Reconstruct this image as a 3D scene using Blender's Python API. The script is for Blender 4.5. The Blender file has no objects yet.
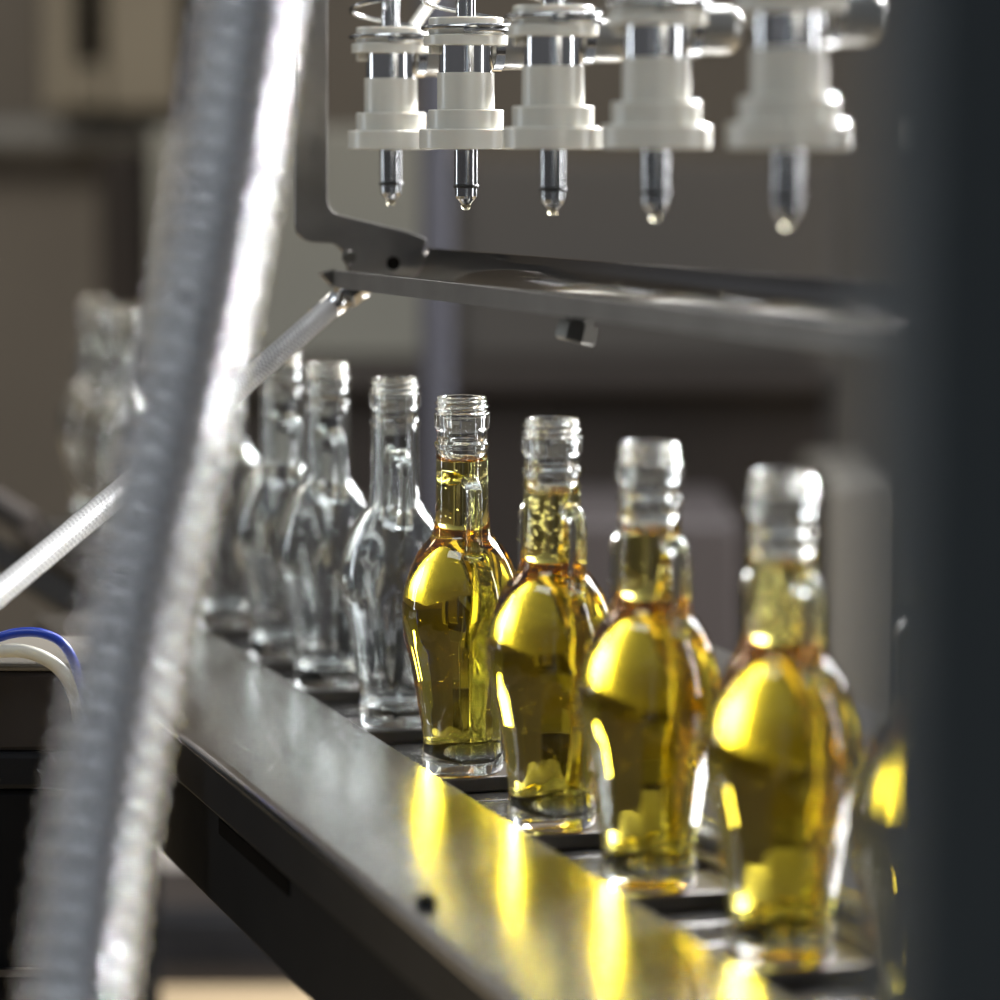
import bpy, bmesh, math, random
from mathutils import Vector, Matrix
random.seed(7)
R = math.radians
S = bpy.context.scene
COL = S.collection

# ------------------------------------------------------------------ camera
HC, F, PITCH = 1.28, 3500.0, math.atan(350 / 3500)
cam = bpy.data.cameras.new('camera'); co = bpy.data.objects.new('camera', cam); COL.objects.link(co)
co.location = (0, 0, HC); co.rotation_euler = (math.pi / 2 - PITCH, 0, 0)
cam.sensor_width = 36; cam.lens = 36 * F / 1000; cam.clip_start = .05; cam.clip_end = 60
cam.dof.use_dof = True; cam.dof.focus_distance = 1.84; cam.dof.aperture_fstop = 4.6
cam.dof.aperture_blades = 0
S.camera = co
# ------------------------------------------------------------------ exposure, world, lights
S.view_settings.view_transform = 'Standard'; S.view_settings.look = 'None'
S.view_settings.exposure = 0.15; S.view_settings.gamma = 1.0; S.view_settings.use_curve_mapping = False
cy = S.cycles
cy.max_bounces = 32; cy.transmission_bounces = 28; cy.glossy_bounces = 10; cy.diffuse_bounces = 4
cy.transparent_max_bounces = 16; cy.volume_bounces = 0
cy.caustics_reflective = True; cy.caustics_refractive = True
cy.blur_glossy = 0.3; cy.sample_clamp_indirect = 12
W = bpy.data.worlds.new('world'); S.world = W; W.use_nodes = True
nt = W.node_tree; bg = nt.nodes['Background']
tc = nt.nodes.new('ShaderNodeTexCoord'); sx = nt.nodes.new('ShaderNodeSeparateXYZ')
rp = nt.nodes.new('ShaderNodeValToRGB'); mp = nt.nodes.new('ShaderNodeMapRange')
nt.links.new(tc.outputs['Generated'], sx.inputs[0]); nt.links.new(sx.outputs['Z'], mp.inputs['Value'])
mp.inputs['From Min'].default_value = -1; mp.inputs['From Max'].default_value = 1
nt.links.new(mp.outputs[0], rp.inputs[0]); nt.links.new(rp.outputs[0], bg.inputs['Color'])
e = rp.color_ramp.elements
e[0].position = .40; e[0].color = (.035, .03, .027, 1); e[1].position = .75; e[1].color = (.20, .215, .24, 1)
bg.inputs['Strength'].default_value = 1.0

def area(name, loc, target, sx_, sy_, power, color=(1, 1, 1)):
    l = bpy.data.lights.new(name, 'AREA'); l.shape = 'RECTANGLE'; l.size = sx_; l.size_y = sy_
    l.energy = power; l.color = color
    o = bpy.data.objects.new(name, l); COL.objects.link(o); o.location = loc
    d = Vector(target) - Vector(loc); o.rotation_euler = d.to_track_quat('-Z', 'Y').to_euler()
    return o
area('work_spot', (1.15, 3.1, 2.25), (0, 1.7, 1.05), .28, .24, 280, (.97, .98, 1))
area('window_daylight', (1.9, 4.0, 2.6), (0, 1.7, 1.0), 1.4, 1.0, 85, (.95, .97, 1))
area('upright_tube_lamp', (1.55, 3.5, 1.72), (0, 1.7, 1.2), .16, 1.0, 14, (.97, .98, 1))
area('ceiling_tube_lamp', (.5, 2.6, 3.0), (.2, 1.8, 1.0), .12, 1.4, 55, (.95, .97, 1))
area('side_tube_lamp', (2.0, 1.3, 1.5), (0, 1.7, 1.25), .10, 1.3, 10, (.95, .97, 1))
area('left_tube_lamp', (-2.0, 2.3, 1.5), (0, 1.7, 1.2), .10, 1.3, 7, (.85, .93, 1))
area('hall_lamp', (-2.2, 4.2, 3.2), (-1.0, 6.0, .8), 1.2, 1.2, 70, (1, .93, .82))
area('overhead_fill', (-.6, .7, 3.0), (0, 1.8, 1.2), 1.2, .5, 13, (.88, .95, 1))  # added soft fill for the front faces, not a known lamp

# ------------------------------------------------------------------ pixel helpers (photograph 1000 x 1000)
CP, SP = math.cos(PITCH), math.sin(PITCH)
def ray(px, py):
    x, y = (px - 500) / F, (500 - py) / F
    return Vector((x, CP + y * SP, -SP + y * CP))
CAM = Vector((0, 0, HC))
def at(px, py, Y):
    r = ray(px, py); return CAM + r * (Y / r.y)
def at_z(px, py, z):
    r = ray(px, py); return CAM + r * ((z - HC) / r.z)
def on_plane(px, py, p, n):
    r = ray(px, py); return CAM + r * ((p - CAM).dot(n) / r.dot(n))
# conveyor frame: t runs along the row away from the camera, u to the right
TH = R(16.5)
ROW0 = Vector((-.019, 1.851, 0)); TA = Vector((-math.sin(TH), math.cos(TH), 0)); UA = Vector((math.cos(TH), math.sin(TH), 0))
def row(u, t, z=0): return ROW0 + UA * u + TA * t + Vector((0, 0, z))

# ------------------------------------------------------------------ materials
def mat(name, base=(.5, .5, .5), rough=.5, metal=0., **k):
    m = bpy.data.materials.new(name); m.use_nodes = True
    b = m.node_tree.nodes['Principled BSDF']
    b.inputs['Base Color'].default_value = (*base, 1); b.inputs['Roughness'].default_value = rough
    b.inputs['Metallic'].default_value = metal
    for kk, v in k.items(): b.inputs[kk.replace('_', ' ')].default_value = v
    return m
def noise_on(m, scale, amp, stretch=(1, 1, 1), rough_amp=0, bump=0, coord='Object'):
    n = m.node_tree; b = n.nodes['Principled BSDF']
    t = n.nodes.new('ShaderNodeTexCoord'); mpn = n.nodes.new('ShaderNodeMapping'); mpn.inputs['Scale'].default_value = stretch
    ns = n.nodes.new('ShaderNodeTexNoise'); ns.inputs['Scale'].default_value = scale; ns.inputs['Detail'].default_value = 5
    n.links.new(t.outputs[coord], mpn.inputs[0]); n.links.new(mpn.outputs[0], ns.inputs['Vector'])
    if amp:
        c = b.inputs['Base Color'].default_value[:]
        r = n.nodes.new('ShaderNodeValToRGB'); r.color_ramp.elements[0].position = .3; r.color_ramp.elements[1].position = .7
        r.color_ramp.elements[0].color = (*[v * (1 - amp) for v in c[:3]], 1); r.color_ramp.elements[1].color = (*[min(1, v * (1 + amp)) for v in c[:3]], 1)
        n.links.new(ns.outputs['Fac'], r.inputs[0]); n.links.new(r.outputs[0], b.inputs['Base Color'])
    if rough_amp:
        q = n.nodes.new('ShaderNodeMapRange'); r0 = b.inputs['Roughness'].default_value
        q.inputs['To Min'].default_value = max(.02, r0 - rough_amp); q.inputs['To Max'].default_value = r0 + rough_amp
        n.links.new(ns.outputs['Fac'], q.inputs['Value']); n.links.new(q.outputs[0], b.inputs['Roughness'])
    if bump:
        bp = n.nodes.new('ShaderNodeBump'); bp.inputs['Strength'].default_value = bump; bp.inputs['Distance'].default_value = .0005
        n.links.new(ns.outputs['Fac'], bp.inputs['Height']); n.links.new(bp.outputs[0], b.inputs['Normal'])
    return m
def glass_mat(name, color, ior, sigma=None, rough=0.):
    m = bpy.data.materials.new(name); m.use_nodes = True; n = m.node_tree; n.nodes.clear()
    o = n.nodes.new('ShaderNodeOutputMaterial'); g = n.nodes.new('ShaderNodeBsdfGlass')
    g.inputs['Color'].default_value = (*color, 1); g.inputs['IOR'].default_value = ior; g.inputs['Roughness'].default_value = rough
    n.links.new(g.outputs[0], o.inputs['Surface'])
    if sigma:
        d = max(sigma); v = n.nodes.new('ShaderNodeVolumeAbsorption')
        v.inputs['Color'].default_value = (*[1 - s / d for s in sigma], 1); v.inputs['Density'].default_value = d
        n.links.new(v.outputs[0], o.inputs['Volume'])
    return m
M = {}
M['glass'] = glass_mat('clear_glass', (.985, .995, .99), 1.5)
M['oil'] = glass_mat('golden_oil', (1, 1, 1), 1.5, (3.2, 8.7, 62))
_n = M['oil'].node_tree; _n.links.remove(_n.nodes['Material Output'].inputs['Surface'].links[0])   # same index as the glass: only its colour shows
M['bubble'] = glass_mat('air_bubble', (1, 1, 1), 1 / 1.5)
M['drop'] = glass_mat('oil_drop', (1, .97, .85), 1.4)
M['plate'] = noise_on(mat('brushed_steel', (.70, .69, .67), .185, 1), 60, .06, (14, .6, 1), .05, .12)
M['steel'] = noise_on(mat('polished_steel', (.66, .66, .66), .12, 1), 40, .05, (1, 1, .1), .03)
M['dull_steel'] = noise_on(mat('dull_steel', (.165, .155, .143), .34, 1), 30, .15, (1, 1, 1), .08)
M['tray'] = noise_on(mat('darkened_tray_steel', (.27, .26, .25), .11, 1), 40, .1, (1, .2, 1), .04)  # darkened: the dark surroundings it reflects are put into its colour
M['lip_steel'] = noise_on(mat('lip_steel', (.27, .255, .235), .42, 1), 30, .12)  # separate copy of the tray steel so the front lip reads as lit
M['plug'] = mat('dark_plug', (.10, .095, .085), .4, 1)
M['spring'] = mat('spring_steel', (.36, .36, .355), .2, 1)
M['tip'] = noise_on(mat('nozzle_tip_steel', (.40, .40, .40), .17, 1), 40, .05)
M['white'] = mat('white_plastic', (.55, .53, .465), .27, 0, Subsurface_Weight=.3, Subsurface_Radius=(.01, .008, .006), Subsurface_Scale=.4)
M['black'] = noise_on(mat('black_painted_steel', (.007, .007, .0075), .55, 0, Specular_IOR_Level=.05), 20, .2)
M['lip'] = noise_on(mat('dark_coat_and_shade', (.012, .012, .013), .4, 0, Specular_IOR_Level=.08), 20, .2)  # dark coat; on the conveyor edge it stands in for shade
M['rubber'] = mat('black_rubber', (.01, .01, .01), .5)
M['chain'] = noise_on(mat('chain_steel', (.10, .095, .09), .25, 1), 50, .2, (1, 1, 1), .08)
M['pad'] = noise_on(mat('dark_carrier_plastic', (.11, .10, .09), .3, .8), 40, .2)
M['grey_alu'] = mat('grey_fitting', (.26, .25, .23), .28, .7)
M['hose'] = noise_on(mat('grey_hose_wall', (.15, .16, .18), .6, 0, Specular_IOR_Level=.15), 30, .1)
M['wire'] = mat('hose_wire', (.85, .86, .88), .10, 1)
M['blue'] = mat('blue_tube', (.01, .04, .34), .3)
M['cream'] = mat('cream_tube', (.55, .52, .43), .4)
M['panel'] = noise_on(mat('dark_blue_grey_panel', (.060, .080, .095), .5), 3, .15)

# ------------------------------------------------------------------ mesh helpers
def link(name, bm, m, parent=None, smooth=True, bevel=0, mats=None, autosmooth=35):
    me = bpy.data.meshes.new(name)
    bmesh.ops.recalc_face_normals(bm, faces=bm.faces[:])
    bm.to_mesh(me); bm.free()
    for mm in (m if isinstance(m, (list, tuple)) else [m]): me.materials.append(mm)
    o = bpy.data.objects.new(name, me); COL.objects.link(o)
    if parent: o.parent = parent
    if smooth:
        for p in me.polygons: p.use_smooth = True
        if autosmooth:
            a = R(autosmooth); b2 = bmesh.new(); b2.from_mesh(me)
            for ed in b2.edges:
                if len(ed.link_faces) == 2 and ed.calc_face_angle(0) > a: ed.smooth = False
            b2.to_mesh(me); b2.free()
    if bevel:
        bv = o.modifiers.new('bevel', 'BEVEL'); bv.width = bevel; bv.segments = 2; bv.limit_method = 'ANGLE'; bv.angle_limit = R(40)
    return o
def tag(o, label, cat, group=None, kind=None):
    o['label'] = label; o['category'] = cat
    if group: o['group'] = group
    if kind: o['kind'] = kind
    return o
def empty(name, loc, rz=0):
    o = bpy.data.objects.new(name, None); COL.objects.link(o); o.location = loc; o.rotation_euler = (0, 0, rz); o.empty_display_size = .05
    return o
def box(bm, c, s, rot=None):
    m = Matrix.Translation(c)
    if rot is not None: m = m @ rot
    m = m @ Matrix.Diagonal((*s, 1))
    bmesh.ops.create_cube(bm, size=1, matrix=m)
def BX(c, s, rot=None):
    bm = bmesh.new(); box(bm, c, s, rot); return bm
def lathe(bm, prof, n=48, rfun=None, closed=False, mat_=None, cap0=True, cap1=True):
    """prof: list of (r, z); rfun(r, z, theta) -> (r, z)"""
    rings = []
    for r, z in prof:
        ring = []
        for k in range(n):
            th = 2 * math.pi * k / n
            rr, zz = rfun(r, z, th) if rfun else (r, z)
            p = Vector((rr * math.cos(th), rr * math.sin(th), zz))
            ring.append(bm.verts.new(mat_ @ p if mat_ else p))
        rings.append(ring)
    seq = list(zip(rings, rings[1:])) + ([(rings[-1], rings[0])] if closed else [])
    for a, b in seq:
        for k in range(n): bm.faces.new((a[k], a[(k + 1) % n], b[(k + 1) % n], b[k]))
    if not closed:
        if cap0: bm.faces.new(rings[0][::-1])
        if cap1: bm.faces.new(rings[-1])
    return bm
def L(prof, n=48, **k): return lathe(bmesh.new(), prof, n, **k)
def spline(pts, n):
    pts = [Vector(p) for p in pts]; out = []
    P = [pts[0] * 2 - pts[1]] + pts + [pts[-1] * 2 - pts[-2]]
    for i in range(1, len(P) - 2):
        a, b, c, d = P[i - 1:i + 3]
        for k in range(n):
            t = k / n
            out.append(.5 * ((2 * b) + (c - a) * t + (2 * a - 5 * b + 4 * c - d) * t * t + (-a + 3 * b - 3 * c + d) * t ** 3))
    out.append(pts[-1]); return out
def tube(bm, pts, rad, n=16, rf=None, cap=True):
    pts = [Vector(p) for p in pts]
    uvl = bm.loops.layers.uv.verify()
    up = None; rings = []; ls = [0]
    for i, p in enumerate(pts):
        d = (pts[min(i + 1, len(pts) - 1)] - pts[max(i - 1, 0)]).normalized()
        if up is None:
            up = Vector((0, 0, 1)) if abs(d.z) < .9 else Vector((0, 1, 0))
        s = d.cross(up).normalized(); up = s.cross(d).normalized()
        if i: ls.append(ls[-1] + (p - pts[i - 1]).length)
        r = rf(i, ls[-1]) if rf else rad
        rings.append([bm.verts.new(p + (s * math.cos(2 * math.pi * k / n) + up * math.sin(2 * math.pi * k / n)) * r) for k in range(n)])
    for i in range(len(rings) - 1):
        a, b = rings[i], rings[i + 1]
        for k in range(n):
            f = bm.faces.new((a[k], a[(k + 1) % n], b[(k + 1) % n], b[k]))
            for lp, uv in zip(f.loops, ((k / n, ls[i]), ((k + 1) / n, ls[i]), ((k + 1) / n, ls[i + 1]), (k / n, ls[i + 1]))): lp[uvl].uv = uv
    if cap: bm.faces.new(rings[0][::-1]); bm.faces.new(rings[-1])
    return bm
def T(pts, rad, n=16, **k): return tube(bmesh.new(), pts, rad, n, **k)
def prism(bm, poly, mfun):
    """poly 2D points, mfun(p, side) -> 3D"""
    a = [bm.verts.new(mfun(p, 0)) for p in poly]; b = [bm.verts.new(mfun(p, 1)) for p in poly]
    bm.faces.new(a); bm.faces.new(b[::-1]); n = len(poly)
    for i in range(n): bm.faces.new((a[i], b[i], b[(i + 1) % n], a[(i + 1) % n]))
    return bm
def copy_tree(o, parent=None):
    c = o.copy(); COL.objects.link(c)
    if parent: c.parent = parent
    for ch in [x for x in bpy.data.objects if x.parent == o]: copy_tree(ch, c)
    return c

# ------------------------------------------------------------------ setting
def struct(o, kind='structure'): o['kind'] = kind; return o
M['wall'] = noise_on(mat('painted_wall', (.17, .15, .125), .85), 1.2, .12)
M['floor'] = noise_on(mat('tan_floor', (.32, .25, .155), .5), 3, .12)
struct(link('wall_back', BX((0, 8.05, 1.8), (9, .1, 3.6)), M['wall']))
struct(link('floor', BX((0, 4, -.05), (9, 9, .1)), M['floor']))

# background furniture, far out of focus
def px_box(name, x0, y0, x1, y1, Y, depth, m, parent=None, bevel=.01):
    a, b = at(x0, y0, Y), at(x1, y1, Y)
    bm = BX(((a.x + b.x) / 2, Y + depth / 2, (a.z + b.z) / 2), (abs(b.x - a.x), depth, abs(a.z - b.z)))
    return link(name, bm, m, parent, smooth=False, bevel=bevel)
M['beige'] = noise_on(mat('beige_laminate', (.26, .225, .165), .6), 4, .1)
M['shadow_gap'] = mat('painted_recess_shade', (.008, .007, .006), .9, 0, Specular_IOR_Level=0)  # near-black colour stands in for shade in gap, slot and hole
M['grey_rail'] = mat('grey_rail', (.22, .215, .20), .5)
M['darkbrown'] = noise_on(mat('dark_brown_machine', (.026, .021, .018), .65, 0, Specular_IOR_Level=.2), 3, .2)
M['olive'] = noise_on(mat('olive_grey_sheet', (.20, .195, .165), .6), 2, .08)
M['bluegrey'] = mat('blue_grey_post', (.032, .032, .042), .5)
M['beigepost'] = noise_on(mat('beige_grey_post', (.075, .068, .056), .6), 3, .1)
M['pale'] = mat('pale_block', (.5, .46, .42), .6)
M['tan'] = noise_on(mat('tan_carton', (.17, .125, .07), .6), 4, .1)
M['brownbox'] = noise_on(mat('brown_carton', (.16, .09, .035), .7), 4, .15)

def down_box(name, x0, y0, x1, Y, depth, m, parent=None, z0=0., bevel=.01):
    """upright box standing on height z0, its top edge and sides where the photograph shows them"""
    a, b = at(x0, y0, Y), at(x1, y0, Y)
    bm = BX(((a.x + b.x) / 2, Y + depth / 2, (a.z + z0) / 2), (b.x - a.x, depth, a.z - z0))
    return link(name, bm, m, parent, smooth=False, bevel=bevel)
cab = empty('wall_cabinet', (0, 0, 0)); tag(cab, 'beige wall cabinet with a dark gap between its doors, blurred at top left', 'cabinet')
px_box('cabinet_body', 40, -60, 182, 112, 7.7, .3, M['shadow_gap'], cab)
px_box('door', 42, -58, 76, 110, 7.67, .025, M['beige'], cab); px_box('door', 104, -58, 181, 110, 7.67, .025, M['beige'], cab)
px_box('door', 77, 64, 103, 110, 7.67, .025, M['beige'], cab)
rl = link('wall_rail', T([at(-60, 136, 7.85), at(178, 134, 7.85)], .035, 12), M['grey_rail'])
bmr = bmesh.new(); bmr.from_mesh(rl.data)
for px in (-20, 60, 140): box(bmr, at(px, 136, 7.93), (.03, .16, .03))
bmr.to_mesh(rl.data); bmr.free()
tag(rl, 'horizontal grey rail on the back wall below the beige cabinet', 'rail')
tag(down_box('dark_pillar', 98, 152, 142, 6.4, .25, M['darkbrown']), 'dark narrow cabinet standing behind the empty bottles at far left', 'cabinet')

wt = empty('work_table', (0, 0, 0)); tag(wt, 'dark brown machine table behind the bottles with an olive grey backboard', 'table')
down_box('table_base', 118, 384, 842, 5.0, .7, M['darkbrown'], wt)
a0, a1 = at(116, 376, 4.97), at(845, 376, 4.97)
link('table_top', BX(((a0.x + a1.x) / 2, 5.36, a0.z - .012), (a1.x - a0.x, .8, .025)), M['darkbrown'], wt, smooth=False, bevel=.006)
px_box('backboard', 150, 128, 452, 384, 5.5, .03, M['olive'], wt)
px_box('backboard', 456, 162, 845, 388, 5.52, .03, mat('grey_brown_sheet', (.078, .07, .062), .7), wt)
tag(down_box('machine_post', 419, -60, 452, 4.3, .05, M['bluegrey']), 'blue grey upright post behind the second filling nozzle', 'post')
tag(down_box('storage_crate', 828, 480, 905, 4.2, .4, M['beigepost']), 'beige grey crate behind the right end of the bottle row', 'crate')
tag(down_box('dark_crate', 560, 520, 740, 4.0, .4, mat('dark_red_brown', (.015, .010, .0095), .7)), 'dark red brown crate behind the filled bottles', 'crate')

# low things seen under the conveyor
bp = at(170, 905, 4.6)
tag(down_box('carton', 194, 842, 262, 4.65, .25, M['brownbox']), 'brown carton on the floor under the conveyor', 'carton')
tag(down_box('white_block', 130, 838, 187, 4.6, .15, M['pale']), 'pale block beside the brown carton under the conveyor', 'block')
a0, a1 = at(-80, 930, 4.0), at(420, 930, 4.0)
br = link('floor_beam', BX(((a0.x + a1.x) / 2, 4.1, a0.z - .03), (a1.x - a0.x, .08, .06)), M['lip'], None, smooth=False, bevel=.004)
b2 = bmesh.new(); b2.from_mesh(br.data)
for px in (-70, 410):
    q = at(px, 930, 4.0); box(b2, (q.x, 4.1, (q.z - .06) / 2), (.05, .06, q.z - .06))
b2.to_mesh(br.data); b2.free()
tag(br, 'black horizontal floor beam under the conveyor at lower left', 'beam')
_q0, _q1 = at(-120, 985, 3.5), at(520, 985, 3.5)
tag(link('tan_carton', BX(((_q0.x + _q1.x) / 2, 3.325, _q0.z / 2), (_q1.x - _q0.x, .35, _q0.z)), M['tan'], smooth=False, bevel=.004), 'tan carton at the bottom edge in front of the black floor beam', 'carton')
dk = down_box('dark_plinth', 120, 905, 420, 4.25, .25, M['darkbrown']); tag(dk, 'low dark brown plinth behind the black floor beam', 'plinth')

# ------------------------------------------------------------------ conveyor
ZB = .95                                             # bottles stand at this height
cv = empty('conveyor', row(0, 0, 0), TH); tag(cv, 'bottle conveyor with brushed steel side plate and black beam', 'conveyor')
def cvm(name, bm, m, parent=cv, **k): return link(name, bm, m, parent, **k)
# steel side plate with a folded edge, its shade painted black
bm = bmesh.new()
prof = [(-.046, .9655), (-.046, .968), (-.1405, .968), (-.1425, .9672), (-.1435, .9655)]
prof = [(-.046, .968)] + [(-.139 - .004 * math.sin(a), .964 + .004 * math.cos(a)) for a in [i * math.pi / 12 for i in range(7)]] + [(-.143, .962), (-.141, .962), (-.139, .9655), (-.0475, .9655), (-.0475, .946), (-.046, .946)]  # inner flange added to bounce light onto the bottle bases
prism(bm, prof, lambda p, s: Vector((p[0], (-.92, .56)[s], p[1])))
cvm('side_plate', bm, M['plate'], bevel=.0006)
cvm('edge_strip', BX((-.140, -.18, .9505), (.0045, 1.48, .0235)), M['lip'], bevel=.001)  # steel fold turned from the light, its shade put into a dark colour
cvm('side_beam', BX((-.125, -.18, .925), (.03, 1.48, .075)), M['black'], bevel=.002)
cvm('slot_shade', BX((-.1402, -.11, .9325), (.001, .16, .008)), M['shadow_gap'], smooth=False)  # thin dark strip laid on as the shade inside a slot
cvm('wear_strip', BX((0, .23, .928), (.07, 2.24, .012)), M['black'], smooth=False)
bm = bmesh.new()
profr = [(.047, .945), (.047, .9662), (.0475, .9676), (.049, .968), (.245, .968), (.247, .966), (.247, .935), (.245, .935), (.245, .966), (.049, .9662), (.0485, .945)]  # inner flange reaches down to reflect added light onto the bottle bases
prism(bm, profr, lambda p, s: Vector((p[0], (-.90, .30)[s], p[1])))
cvm('side_plate', bm, M['plate'], bevel=.0004)
cvm('side_beam', BX((.09, -.18, .925), (.03, 1.48, .075)), M['black'], bevel=.002)
cvm('side_beam', BX((.22, -.3, .925), (.03, 1.2, .075)), M['black'], bevel=.002)
cvm('cross_beam', BX((.06, -.5, .91), (.35, .04, .03)), M['black'], smooth=False)
cvm('cross_beam', BX((-.02, .5, .91), (.19, .04, .03)), M['black'], smooth=False)
for (u, t) in ((-.1, -.85), (.06, 1.3)):
    cvm('leg', BX((u, t, .46), (.04, .04, .92)), M['black'], smooth=False, bevel=.002)
# screw on the side plate
q = at_z(426, 905, .968)
qs = (q - ROW0); sx_, sy_ = qs.dot(UA), qs.dot(TA)
bm = L([(.0, .968), (.0048, .968), (.0048, .9705), (.0036, .9722), (.0022, .9724), (.0022, .9708), (0.0002, .9708)], 24)
bmesh.ops.translate(bm, verts=bm.verts, vec=(sx_, sy_, 0)); cvm('screw', bm, M['lip'])

ch = empty('conveyor_chain', row(0, 0, .934), TH); tag(ch, 'steel slat chain with dark carriers that the bottles ride on', 'chain')
PITCHB = .15408
def link_mesh():
    bm = BX((0, 0, .004), (.078, .0365, .008))
    box(bm, (0, .0185, .0035), (.05, .006, .006))
    return bm
lk0 = link('link', link_mesh(), M['chain'], ch, smooth=False, bevel=.0012)
lk0.location = (0, -.44 * PITCHB * 0 - .84, 0)
for i in range(1, 56):
    l = lk0.copy(); COL.objects.link(l); l.parent = ch; l.location = (0, -.84 + i * PITCHB / 4, 0)

# ------------------------------------------------------------------ bottles
U = .2 / 380                                         # metres per pixel on the sharp bottle
def px_prof(rows, y0=776): return [(r * U, (y0 - y) * U) for r, y in rows]
NF = 12
def facets(r, z, th):
    lo, hi = .0205, .080
    w = min(1, max(0, (z - lo) / .014)) * min(1, max(0, (hi - z) / .012))
    if w > 0:
        a = (th + math.pi / NF) % (2 * math.pi / NF) - math.pi / NF
        fr = math.cos(math.pi / NF) / math.cos(a) * 1.018
        r = r * (1 + w * (min(fr, 1.012) - 1))
    if .1905 < z < .1985:                             # helical thread
        ph = ((z - .1905) / .0033 - th / (2 * math.pi)) % 1
        r += .0017 * math.exp(-((ph - .5) / .2) ** 2) * min(1, (z - .1905) / .0008) * min(1, (.1985 - z) / .0008)
    return r, z
OUT = [(0.5, 773), (30, 774.5), (36, 776), (39.5, 775), (41, 772), (41.5, 766), (41.8, 760), (41.3, 755), (40.2, 748), (39.8, 742), (40.4, 738),
       (41.5, 730), (44, 714), (46.5, 697), (48.8, 680), (51.5, 668), (54.5, 655), (57, 646), (59, 637), (60.6, 627), (61.2, 616), (61.1, 606), (60.3, 598), (58.8, 590),
       (56.8, 582), (54.6, 575), (51.6, 567), (48.6, 560), (45, 553), (40.5, 546), (36, 541), (31.6, 536), (29.3, 531), (28, 524), (27, 514), (26.5, 500),
       (26.3, 480), (26.2, 460), (26.1, 449), (26.6, 446.6), (28.0, 445.2), (28.3, 443.4), (27.9, 441.8), (26.4, 440.4), (25.6, 438), (25.5, 430),
       (26, 428), (27.6, 427), (28.2, 425), (28.2, 415), (27.8, 412.6), (26.2, 411.4)]
TH_ROWS = [(24.9, 411.4 - i * .6) for i in range(1, 25)]
TOP = [(25.3, 396.6), (24.8, 395.5), (23.8, 395), (22, 395), (20.8, 395.6), (20.2, 397)]
INN = [(20, 405), (20, 440), (20.6, 480), (21.2, 500), (22.6, 514), (24.2, 524), (26, 531), (28.6, 536), (33, 541.5), (38, 547.5), (42.4, 554), (46, 561), (49, 568), (52, 576),
       (54.2, 583), (56.2, 591), (57.6, 599), (58.4, 606), (58.5, 616), (57.8, 627), (56.2, 637), (54.2, 646), (51.7, 655), (48.8, 668), (46.2, 680), (43.8, 697), (41.2, 714),
       (38.6, 730), (36.6, 740), (35.4, 747), (33, 752.5), (28, 756), (20, 758), (8, 758.6), (.5, 758.6)]
def wavy(r, z, th):
    """uneven wall of moulded glass"""
    w = max(0, min(1, (.158 - z) / .03)) * min(1, z / .02)
    return r * (1 + .6 * w * (.016 * math.sin(3 * th + 60 * z) + .011 * math.sin(5 * th - 95 * z + 1) + .008 * math.sin(2 * th + 190 * z) + .004 * math.sin(9 * th + 130 * z)))
def level_rows(level):
    """the oil surface: meniscus at the wall, then flat"""
    rl = next(r for r, y in INN[::-1] if y <= level)
    return [(rl, level), (rl - 1.2, level + 1.6), (rl - 4, level + 2.4), (rl - 9, level + 2.7), (.5, level + 2.7)]
def glass_bm(level=None):
    prof = px_prof(OUT + TH_ROWS + TOP)
    bm = bmesh.new(); n = 96
    dense = []                                       # dense sampling of the fluted zone
    for (a, b) in zip(prof, prof[1:]):
        m = 3 if .015 < a[1] < .085 else (2 if .085 < a[1] < .14 else 1)
        for i in range(m): dense.append((a[0] + (b[0] - a[0]) * i / m, a[1] + (b[1] - a[1]) * i / m))
    dense.append(prof[-1])
    lathe(bm, dense, n, facets, cap1=False)
    rings = [bm.verts[:][-n:]]
    rows = INN if level is None else [q for q in INN if q[1] < level - 1] + level_rows(level)   # filled: the oil joins the wall, only the air space is hollow
    for r, z in px_prof(rows):
        ring = []
        for i in range(n):
            th = 2 * math.pi * i / n
            rr = wavy(r, z, th) if level is None else r
            ring.append(bm.verts.new((rr * math.cos(th), rr * math.sin(th), z)))
        rings.append(ring)
    for a, b in zip(rings, rings[1:]):
        for i in range(n): bm.faces.new((a[i], a[(i + 1) % n], b[(i + 1) % n], b[i]))
    bm.faces.new(rings[-1])
    return bm
def oil_bm(level):
    rows = [q for q in INN if q[1] > level + 2][::-1]
    lr_ = [(r - .25, y + .3) for r, y in level_rows(level)]
    return L(px_prof([(r, y - .4) for r, y in rows[:3]] + rows[3:] + lr_), 72)
def handle_bm(sgn=1):
    pts = [(23.5, 480), (29, 478.5), (34.5, 479.5), (39.5, 484), (41.8, 492), (42.4, 504), (42.4, 518), (42.2, 532), (41.4, 545), (40, 556)]
    P3 = spline([Vector((0, -r * U * sgn, (776 - y) * U)) for r, y in pts], 6)
    n = len(P3)
    bm = T(P3, .0042, 16, rf=lambda i, l: .0043 if i < n - 12 else .0043 + .0012 * (i - n + 12) / 12)
    return bm
def studs_bm():
    bm = bmesh.new()
    for k in range(40):
        a = 2 * math.pi * k / 40
        bmesh.ops.create_uvsphere(bm, u_segments=8, v_segments=6, radius=.0011, matrix=Matrix.Translation((.0212 * math.cos(a), .0212 * math.sin(a), .0028)))
    return bm
ME = {}
def cached(key, f):
    if key not in ME: ME[key] = f()
    return ME[key]
def mesh_of(bm, m, name):
    bmesh.ops.recalc_face_normals(bm, faces=bm.faces[:]); me = bpy.data.meshes.new(name); bm.to_mesh(me); bm.free(); me.materials.append(m)
    for p in me.polygons: p.use_smooth = True
    return me
def child(name, me, parent):
    o = bpy.data.objects.new(name, me); COL.objects.link(o); o.parent = parent; return o
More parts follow.
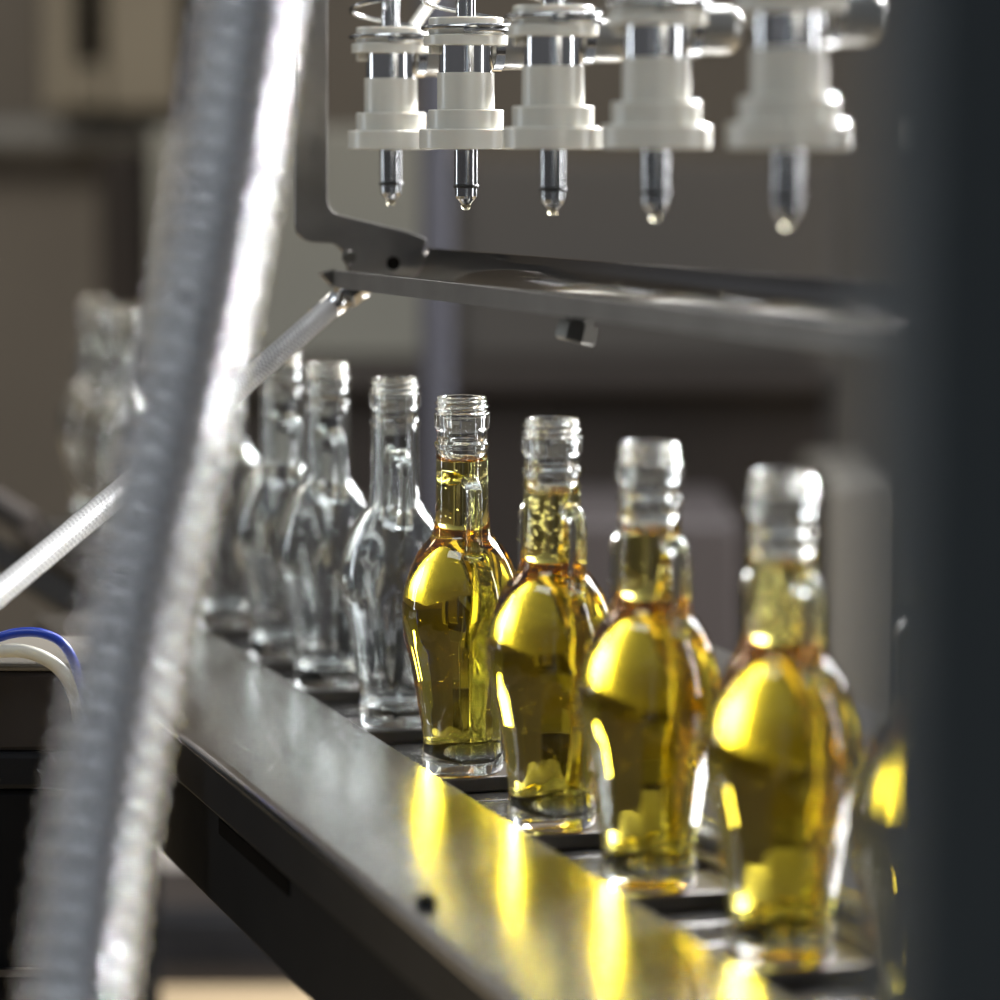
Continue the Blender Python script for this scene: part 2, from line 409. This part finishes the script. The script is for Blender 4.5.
def bubbles_bm(n, level, y1, dens_neck, seed):
    rnd = random.Random(seed); bm = bmesh.new()
    for i in range(n):
        neck = rnd.random() < dens_neck
        y = rnd.uniform(level + 6, 525) if neck else rnd.uniform(560, y1)
        ri = next((r for r, yy in INN if yy >= y), 30) - 2.5
        a = rnd.uniform(0, 6.28); rr = ri * U * (math.sqrt(rnd.random()) if not neck else rnd.uniform(.5, 1))
        s = rnd.uniform(.00025, .00055) * (1.35 if neck else .8)
        bmesh.ops.create_icosphere(bm, subdivisions=2, radius=s, matrix=Matrix.Translation((rr * math.cos(a), rr * math.sin(a), (776 - y) * U)))
    return bm
def bottle(name, x, y, rot, label, group, level=None, bub=0, dens=.5, seed=1):
    p = at_z(x, y, ZB + .2); p.z = ZB
    root = empty(name, p, rot); tag(root, label, 'bottle', group)
    b = child('glass_body', cached(('glass', level), lambda: mesh_of(glass_bm(level), M['glass'], 'glass_body')), root)
    for s in (1, -1): child('handle', cached(('h', s), lambda: mesh_of(handle_bm(s), M['glass'], 'handle')), root)
    if level:
        o = child('oil', cached(('oil', level), lambda: mesh_of(oil_bm(level), M['oil'], 'oil')), root); o['label'] = 'golden yellow oil'
        if bub:
            q = child('bubbles', mesh_of(bubbles_bm(bub, level, 735, dens, seed), M['bubble'], 'bubbles'), o); q['kind'] = 'stuff'
    # the carrier the bottle stands on is part of the chain
    t = (p - ROW0).dot(TA)
    cr = link('carrier', BX((.006, t, ZB - .934 - .004), (.062, .046, .008)), M['pad'], ch, smooth=False, bevel=.001)
    return root
GF, GE = 'oil bottles in the filling row', 'empty bottles waiting in the filling row'
bottle('oil_bottle', 462, 397, R(17), 'sharp oil bottle next to the empties, one handle facing the viewer', GF, 458, 70, .1, 1)
bottle('oil_bottle', 552, 419, R(33), 'second oil bottle from the empties, bubbles filling its neck', GF, 462, 200, .75, 2)
bottle('oil_bottle', 650, 443, R(36), 'third oil bottle from the empties, a gold band of oil in its neck', GF, 470, 50, .3, 3)
bottle('oil_bottle', 783, 472, R(30), 'largest whole oil bottle, blurred, nearest the dark foreground post', GF, 466, 220, .8, 4)
bottle('oil_bottle', 936, 510, R(34), 'oil bottle half hidden behind the dark foreground post at right', GF, 464, 0)
bottle('empty_bottle', 395, 378, R(15), 'clear empty bottle directly beside the sharp oil bottle', GE)
bottle('empty_bottle', 327, 362.5, R(22), 'clear empty bottle second from the oil bottles', GE)
bottle('empty_bottle', 281, 351, R(28), 'clear empty bottle third from the oil bottles, its rim crossed by the braided hose', GE)
bottle('empty_bottle', 226, 338, R(25), 'clear empty bottle mostly hidden by the grey wire-wound hose on its right side', GE)
bottle('empty_bottle', 128, 306, R(15), 'blurred empty bottle just left of the grey wire-wound hose', GE)
bottle('empty_bottle', 95, 297, R(40), 'leftmost blurred empty bottle at the far end of the row', GE)

# ------------------------------------------------------------------ filling nozzles
def clean(name, bm, m, parent, **k): return link(name, bm, m, parent, **k)
def make_nozzle():
    root = empty('filling_nozzle', (0, 0, 0), TH)
    mm = .001
    def Lz(p, n=48): return L([(r * mm, z * mm) for r, z in p], n)
    clean('tip', Lz([(.2, 0), (6.3, 0), (6.3, -18.6), (.2, -18.6)]), M['tip'], root)
    clean('seal_ring', Lz([(.2, -18.3), (6.5, -18.3), (6.9, -19.3), (6.5, -20.4), (.2, -20.4)]), M['rubber'], root)
    clean('spout', Lz([(.2, -20.4), (5.9, -20.4), (5.9, -24.6), (5.2, -26), (3.6, -27.6), (2.8, -28.6), (.2, -28.8)]), M['tip'], root, autosmooth=15)
    d = clean('oil_drop', Lz([(.1, -28.6), (2.4, -28.5), (2.8, -29.4), (2.5, -30.6), (1.6, -31.8), (.1, -32.4)], 24), M['drop'], root, autosmooth=0); d['label'] = 'drop of oil hanging at the tip'
    clean('flange', Lz([(.2, 0), (24, 0), (24.6, .6), (24.6, 10), (24, 10.6), (.2, 10.6)], 64), M['white'], root)
    clean('collar', Lz([(.2, 10.6), (19.8, 10.6), (19.9, 20.2), (19.4, 20.7), (.2, 20.7)], 64), M['white'], root)
    clean('sleeve', Lz([(.2, 20.7), (15.1, 20.7), (15.1, 40), (.2, 40)], 64), M['white'], root)
    clean('steel_ring', Lz([(.2, 40), (14.3, 40), (14.3, 54), (.2, 54)], 64), M['steel'], root)
    clean('spring_seat', Lz([(.2, 54), (21.8, 54), (22.2, 54.5), (22.2, 59), (21.8, 59.5), (19.6, 59.8), (19.6, 68), (19.1, 68.6), (.2, 68.6)], 64), M['white'], root)
    clean('rod', Lz([(.2, 68.6), (5.2, 68.6), (5.2, 260), (.2, 260)], 24), M['steel'], root)
    pts = []
    for i in range(0, 241):
        a = i / 240 * 5 * 2 * math.pi; turn = a / (2 * math.pi)
        z = 61.3 + 2.4 * min(turn, 1.2) + max(0, turn - 1.2) * 25
        pts.append(Vector((22.6 * math.cos(a - 1.9), 22.6 * math.sin(a - 1.9), z)) * mm)
    clean('spring', T(pts, 1.25 * mm, 10), M['spring'], root)
    m = Matrix.Translation((0, .004, .0525)) @ Matrix.Rotation(math.pi / 2, 4, 'Y')
    clean('side_port', L([(.0002, .0125), (.0108, .0125), (.0112, .014), (.0112, .033), (.0104, .0365), (.008, .039), (.0002, .040)], 40, mat_=m), M['grey_alu'], root)
    m2 = Matrix.Translation((0, -.0008, .0515)) @ Matrix.Rotation(math.pi / 2, 4, 'Y')
    clean('clamp_ring', L([(.0085, .0145), (.0122, .0145), (.0122, .0195), (.0085, .0195)], 40, closed=True, mat_=m), M['steel'], root)
    clean('bleed_screw', L([(.0002, -.0185), (.003, -.0185), (.003, -.012), (.0002, -.012)], 16, mat_=m), M['white'], root)
    return root
nz = make_nozzle()
def below(x, Y): q = at(x, 150, Y); return Vector((q.x, Y, HC + .0004))
NZ = [(391, 1.999, 'filling nozzle farthest left, above the empty bottle beside the oil bottles'),
      (466, 1.851, 'sharp filling nozzle above the first oil bottle'),
      (553, 1.703, 'third filling nozzle from the left, above the second oil bottle'),
      (656, 1.553, 'blurred fourth filling nozzle, above the third oil bottle'),
      (788, 1.405, 'largest blurred filling nozzle at upper right'),
      (958, 1.262, 'filling nozzle almost hidden behind the dark foreground post')]
for i, (x, Y, lab) in enumerate(NZ):
    o = nz if i == 0 else copy_tree(nz)
    o.location = below(x, Y); tag(o, lab, 'nozzle', 'filling nozzles in a row')
mb = link('manifold_beam', BX((.01, -.2, 0), (.05, 1.5, .05)), M['dull_steel'], None, smooth=False, bevel=.003)
mb.location = row(0, 0, HC + .285); mb.rotation_euler = (0, 0, TH); tag(mb, 'steel manifold beam above the frame that carries the filling nozzles', 'beam')
a0, a1 = at(408, 34, 2.07), at(452, -28, 2.12)
lr = link('link_rod', T([a0, a1, a1 + Vector((.03, .01, .06))], .0033, 12), M['white']); tag(lr, 'thin white slanted rod behind the two leftmost nozzles', 'rod')

# ------------------------------------------------------------------ drip tray and its bracket
dt = empty('drip_tray', row(.0028, 0, HC - .0785), TH); dt.rotation_euler = (-.0055, 0, TH + R(.8)); tag(dt, 'long steel drip tray under the nozzles with a cut-out end bracket', 'drip tray')
zf = HC - .0795
prof = [(-.0222, -.0690), (-.0205, -.0690), (-.0205, -.0775)] + [(.0165 + .019 * math.sin(a), -.0595 - .019 * math.cos(a)) for a in [i * math.pi / 24 for i in range(13)]] + [(.0355, -.0570), (.0375, -.0570), (.0365, -.0800), (-.0222, -.0792)]
bm = bmesh.new(); prism(bm, prof, lambda p, s: Vector((p[0], (-.75, .205)[s], p[1] + .0795)))
link('trough', bm, M['tray'], dt, autosmooth=25, bevel=.0004)
link('front_lip', BX((-.0229, -.2725, .0053), (.0012, .955, .0100)), M['lip_steel'], dt, smooth=False)
# end bracket: a plate across the row, outline from the photograph
PP = row(0, .206); NN = -TA
def loc(px, py):
    q = on_plane(px, py, PP, NN); return ((q - ROW0).dot(UA), q.z)
outl = [(297, -300), (296, 100), (295, 200), (295, 224), (297, 233), (303, 239), (311, 242), (322, 242.5), (332, 243), (338, 246), (343, 252), (346, 262), (350, 276),
        (430, 288), (430, 262), (424, 250), (427, 243), (427, 239), (421, 236), (404, 230), (376, 223), (346, 216), (336, 213), (330.5, 208), (328, 200), (328, 100), (327.5, -300)]
bm = bmesh.new(); pts2 = [loc(*p) for p in outl]
prism(bm, pts2, lambda p, s: Vector((p[0], (.2055, .209)[s], p[1] - zf)))
link('end_bracket', bm, M['dull_steel'], dt, smooth=False, bevel=.0008)
u0, z0 = loc(345.5, 257)
mS = Matrix.Translation((u0 + .002, .2055, z0 - zf)) @ Matrix.Rotation(math.pi / 2, 4, 'X')
link('screw', L([(.0002, 0), (.0042, 0), (.0042, .002), (.0032, .003), (.0002, .003)], 20, mat_=mS), M['plug'], dt)
u0, z0 = loc(393, 263)
mS = Matrix.Translation((u0, .2052, z0 - zf)) @ Matrix.Rotation(math.pi / 2, 4, 'X')
link('hole_shade', L([(.0002, 0), (.004, 0), (.004, .0006), (.0002, .0006)], 20, mat_=mS), M['shadow_gap'], dt)  # flat dark disc painted as the shade of a hole
# pointed lip at the left end
bm = bmesh.new()
q = [loc(317, 273), (-.0222, HC - .0690), (-.0222, HC - .0792)]
prism(bm, q, lambda p, s: Vector((p[0], (.195, .2052)[s], p[1] - zf)))
link('lip_end', bm, M['dull_steel'], dt, smooth=False)
# plug under the tray
q = at(572, 318, 1.70); qq = q - row(0, 0, zf)
mP = Matrix.Translation((qq.dot(UA), qq.dot(TA), -.0005)) @ Matrix.Rotation(R(14), 4, 'Y')
link('drain_plug', L([(.0002, -.001), (.0075, -.001), (.0075, -.006), (.0105, -.006), (.0105, -.0145), (.009, -.0155), (.0002, -.0155)], 8, mat_=mP), M['plug'], dt, smooth=False)

# clear braided hose with its fitting
bh = M['braid'] = mat('braided_clear_hose', (.62, .61, .59), .28, 0, Transmission_Weight=.25, IOR=1.3, Subsurface_Weight=.0)
n = bh.node_tree; b = n.nodes['Principled BSDF']
tcn = n.nodes.new('ShaderNodeTexCoord'); sp = n.nodes.new('ShaderNodeSeparateXYZ'); n.links.new(tcn.outputs['UV'], sp.inputs[0])
def mth(op, a, bb=None):
    q = n.nodes.new('ShaderNodeMath'); q.operation = op
    for i, v in enumerate((a, bb)):
        if v is None: continue
        if isinstance(v, (int, float)): q.inputs[i].default_value = v
        else: n.links.new(v, q.inputs[i])
    return q.outputs[0]
u_, v_ = mth('MULTIPLY', sp.outputs['X'], 2 * math.pi * 10), mth('MULTIPLY', sp.outputs['Y'], 2 * math.pi * 260)
w1, w2 = mth('SINE', mth('ADD', u_, v_)), mth('SINE', mth('SUBTRACT', u_, v_))
mx = mth('MAXIMUM', w1, w2)
cr = n.nodes.new('ShaderNodeValToRGB'); n.links.new(mx, cr.inputs[0]); cr.color_ramp.elements[0].position = .45; cr.color_ramp.elements[1].position = .95
cr.color_ramp.elements[0].color = (.20, .197, .192, 1); cr.color_ramp.elements[1].color = (.42, .41, .395, 1); n.links.new(cr.outputs[0], b.inputs['Base Color'])
bpn = n.nodes.new('ShaderNodeBump'); bpn.inputs['Strength'].default_value = .4; bpn.inputs['Distance'].default_value = .0004
n.links.new(mx, bpn.inputs['Height']); n.links.new(bpn.outputs[0], b.inputs['Normal'])
h0, h1 = at(351, 291, 2.03), at(331, 307, 2.02)
hs = empty('braided_hose', h0); tag(hs, 'clear braided hose running from the drip tray down to the left edge', 'hose')
def rel(ps, o): return [Vector(p) - o for p in ps]
hp = spline(rel([at(330, 308, 2.02), at(250, 378, 1.94), at(120, 492, 1.80), at(0, 592, 1.68), at(-60, 640, 1.63)], h0), 14)
link('hose', T(hp, .0064, 28), M['braid'], hs)
d = (h1 - h0).normalized()
def axis_m(o, dvec): return Matrix.Translation(o) @ dvec.to_track_quat('Z', 'Y').to_matrix().to_4x4()
am = axis_m(Vector((0, 0, 0)), d)
link('nut', L([(.0002, -.002), (.0088, -.002), (.0088, .0065), (.0002, .0065)], 6, mat_=am), M['tray'], hs, smooth=False, bevel=.0006)
link('elbow', T(rel([at(363, 288, 2.035), at(358, 289, 2.033), h0], h0), .0068, 16), M['steel'], hs)
link('barb', L([(.0002, .0065), (.0045, .0065), (.0045, .012), (.0072, .012), (.0072, .016), (.0066, .017), (.0066, .03), (.0002, .03)], 24, mat_=am), M['steel'], hs)

# ------------------------------------------------------------------ left foreground: corrugated hose, box and tubes
hp = spline([at(262, -120, 1.11), at(252, -20, 1.10), at(232, 120, 1.09), at(212, 250, 1.08), at(180, 413, 1.07), at(147, 560, 1.06), at(118, 700, 1.05), at(93, 860, 1.035), at(76, 1000, 1.02), at(60, 1150, 1.0), at(40, 1400, .99)], 60)
# even resampling so that the ribs are regular
res, acc = [hp[0]], 0
step = .0004
for a, b_ in zip(hp, hp[1:]):
    seg = (b_ - a).length; pos = step - acc
    while pos <= seg: res.append(a + (b_ - a) * (pos / seg)); pos += step
    acc = seg - (pos - step)
ch_ = empty('wire_wound_hose', res[-1]); o_ = res[-1]
link('hose_wall', T([p - o_ for p in res[::6]], .0152, 40), M['hose'], ch_, autosmooth=0)
wire = []; up_ = Vector((0, 1, 0)); l_ = 0
for i in range(len(res) - 1):
    d_ = (res[i + 1] - res[i]).normalized(); s_ = d_.cross(up_).normalized(); v_2 = s_.cross(d_)
    l_ = i * step; an = 2 * math.pi * l_ / .0088
    wire.append(res[i] - o_ + (s_ * math.cos(an) + v_2 * math.sin(an)) * .0151)
link('wire_coil', T(wire, .0018, 12), M['wire'], ch_, autosmooth=0)
tag(ch_, 'grey wire-wound hose crossing the left foreground, strongly blurred with bright spots', 'hose')

q0, q1 = at(-70, 662, 1.85), at(88, 662, 1.85)
jb = empty('junction_box', Vector(((q0.x + q1.x) / 2, 1.9, at(0, 752, 1.85).z))); tag(jb, 'dark brown junction box under the blue tube at the left edge', 'box')
hh = at(0, 662, 1.85).z - at(0, 752, 1.85).z; ww = q1.x - q0.x
link('body', BX((0, 0, hh * .45), (ww, .1, hh * .9)), M['darkbrown'], jb, smooth=False, bevel=.003)
link('lid', BX((0, 0, hh * .95), (ww + .004, .104, hh * .1)), mat('box_lid', (.08, .07, .055), .4), jb, smooth=False, bevel=.002)
mc = empty('machine_cabinet', Vector((jb.location.x, 1.9, 0))); tag(mc, 'black machine cabinet under the junction box at lower left', 'cabinet')
zt = jb.location.z
link('cabinet_body', BX((0, 0, zt / 2 - .01), (ww + .004, .1, zt - .02)), M['black'], mc, smooth=False, bevel=.004)
link('top_plate', BX((0, 0, zt - .01), (ww + .008, .106, .02)), M['lip'], mc, smooth=False, bevel=.003)
zz = at(0, 950, 1.9).z; link('trim_strip', BX((0, -.052, zz), (ww + .004, .006, .004)), M['dull_steel'], mc, smooth=False)
bt = link('blue_tube', T(spline([at(-40, 652, 1.838), at(0, 637, 1.838), at(20, 632.5, 1.838), at(40, 633, 1.838), at(58, 640, 1.838), at(70, 654, 1.838), at(78, 676, 1.838), at(84, 720, 1.838)], 10), .0026, 16), M['blue']); tag(bt, 'thin bright blue tube arching over the box at the left edge', 'tube')
ct = link('cream_tube', T(spline([at(-40, 653, 1.838), at(0, 651, 1.838), at(25, 651.5, 1.838), at(48, 660, 1.838), at(64, 674, 1.838), at(74, 692, 1.838), at(80, 720, 1.838)], 10), .0037, 16), M['cream']); tag(ct, 'cream coloured tube just below the blue tube at the left edge', 'tube')
dr = link('dark_rod', T([at(-40, 480, 2.9), at(33, 527, 2.8)], .011, 20), M['darkbrown']); tag(dr, 'dark round rod with a blunt end above the blue tube', 'rod')
db = link('dark_bar', T([at(-60, 520, 2.9), at(84, 610, 2.6)], .014, 4), M['black']); tag(db, 'black slanting bar behind the braided hose at left', 'bar')

# ------------------------------------------------------------------ right foreground panel
a0 = at(864, 500, .60)
gp = empty('guard_post', (a0.x, .55, 0)); tag(gp, 'dark blue grey upright post filling the right edge of the foreground', 'post')
link('column', BX((.045, .03, .92), (.09, .06, 1.8)), M['panel'], gp, smooth=False, bevel=.004)
link('foot', BX((.045, .03, .01), (.16, .14, .02)), M['black'], gp, smooth=False, bevel=.003)
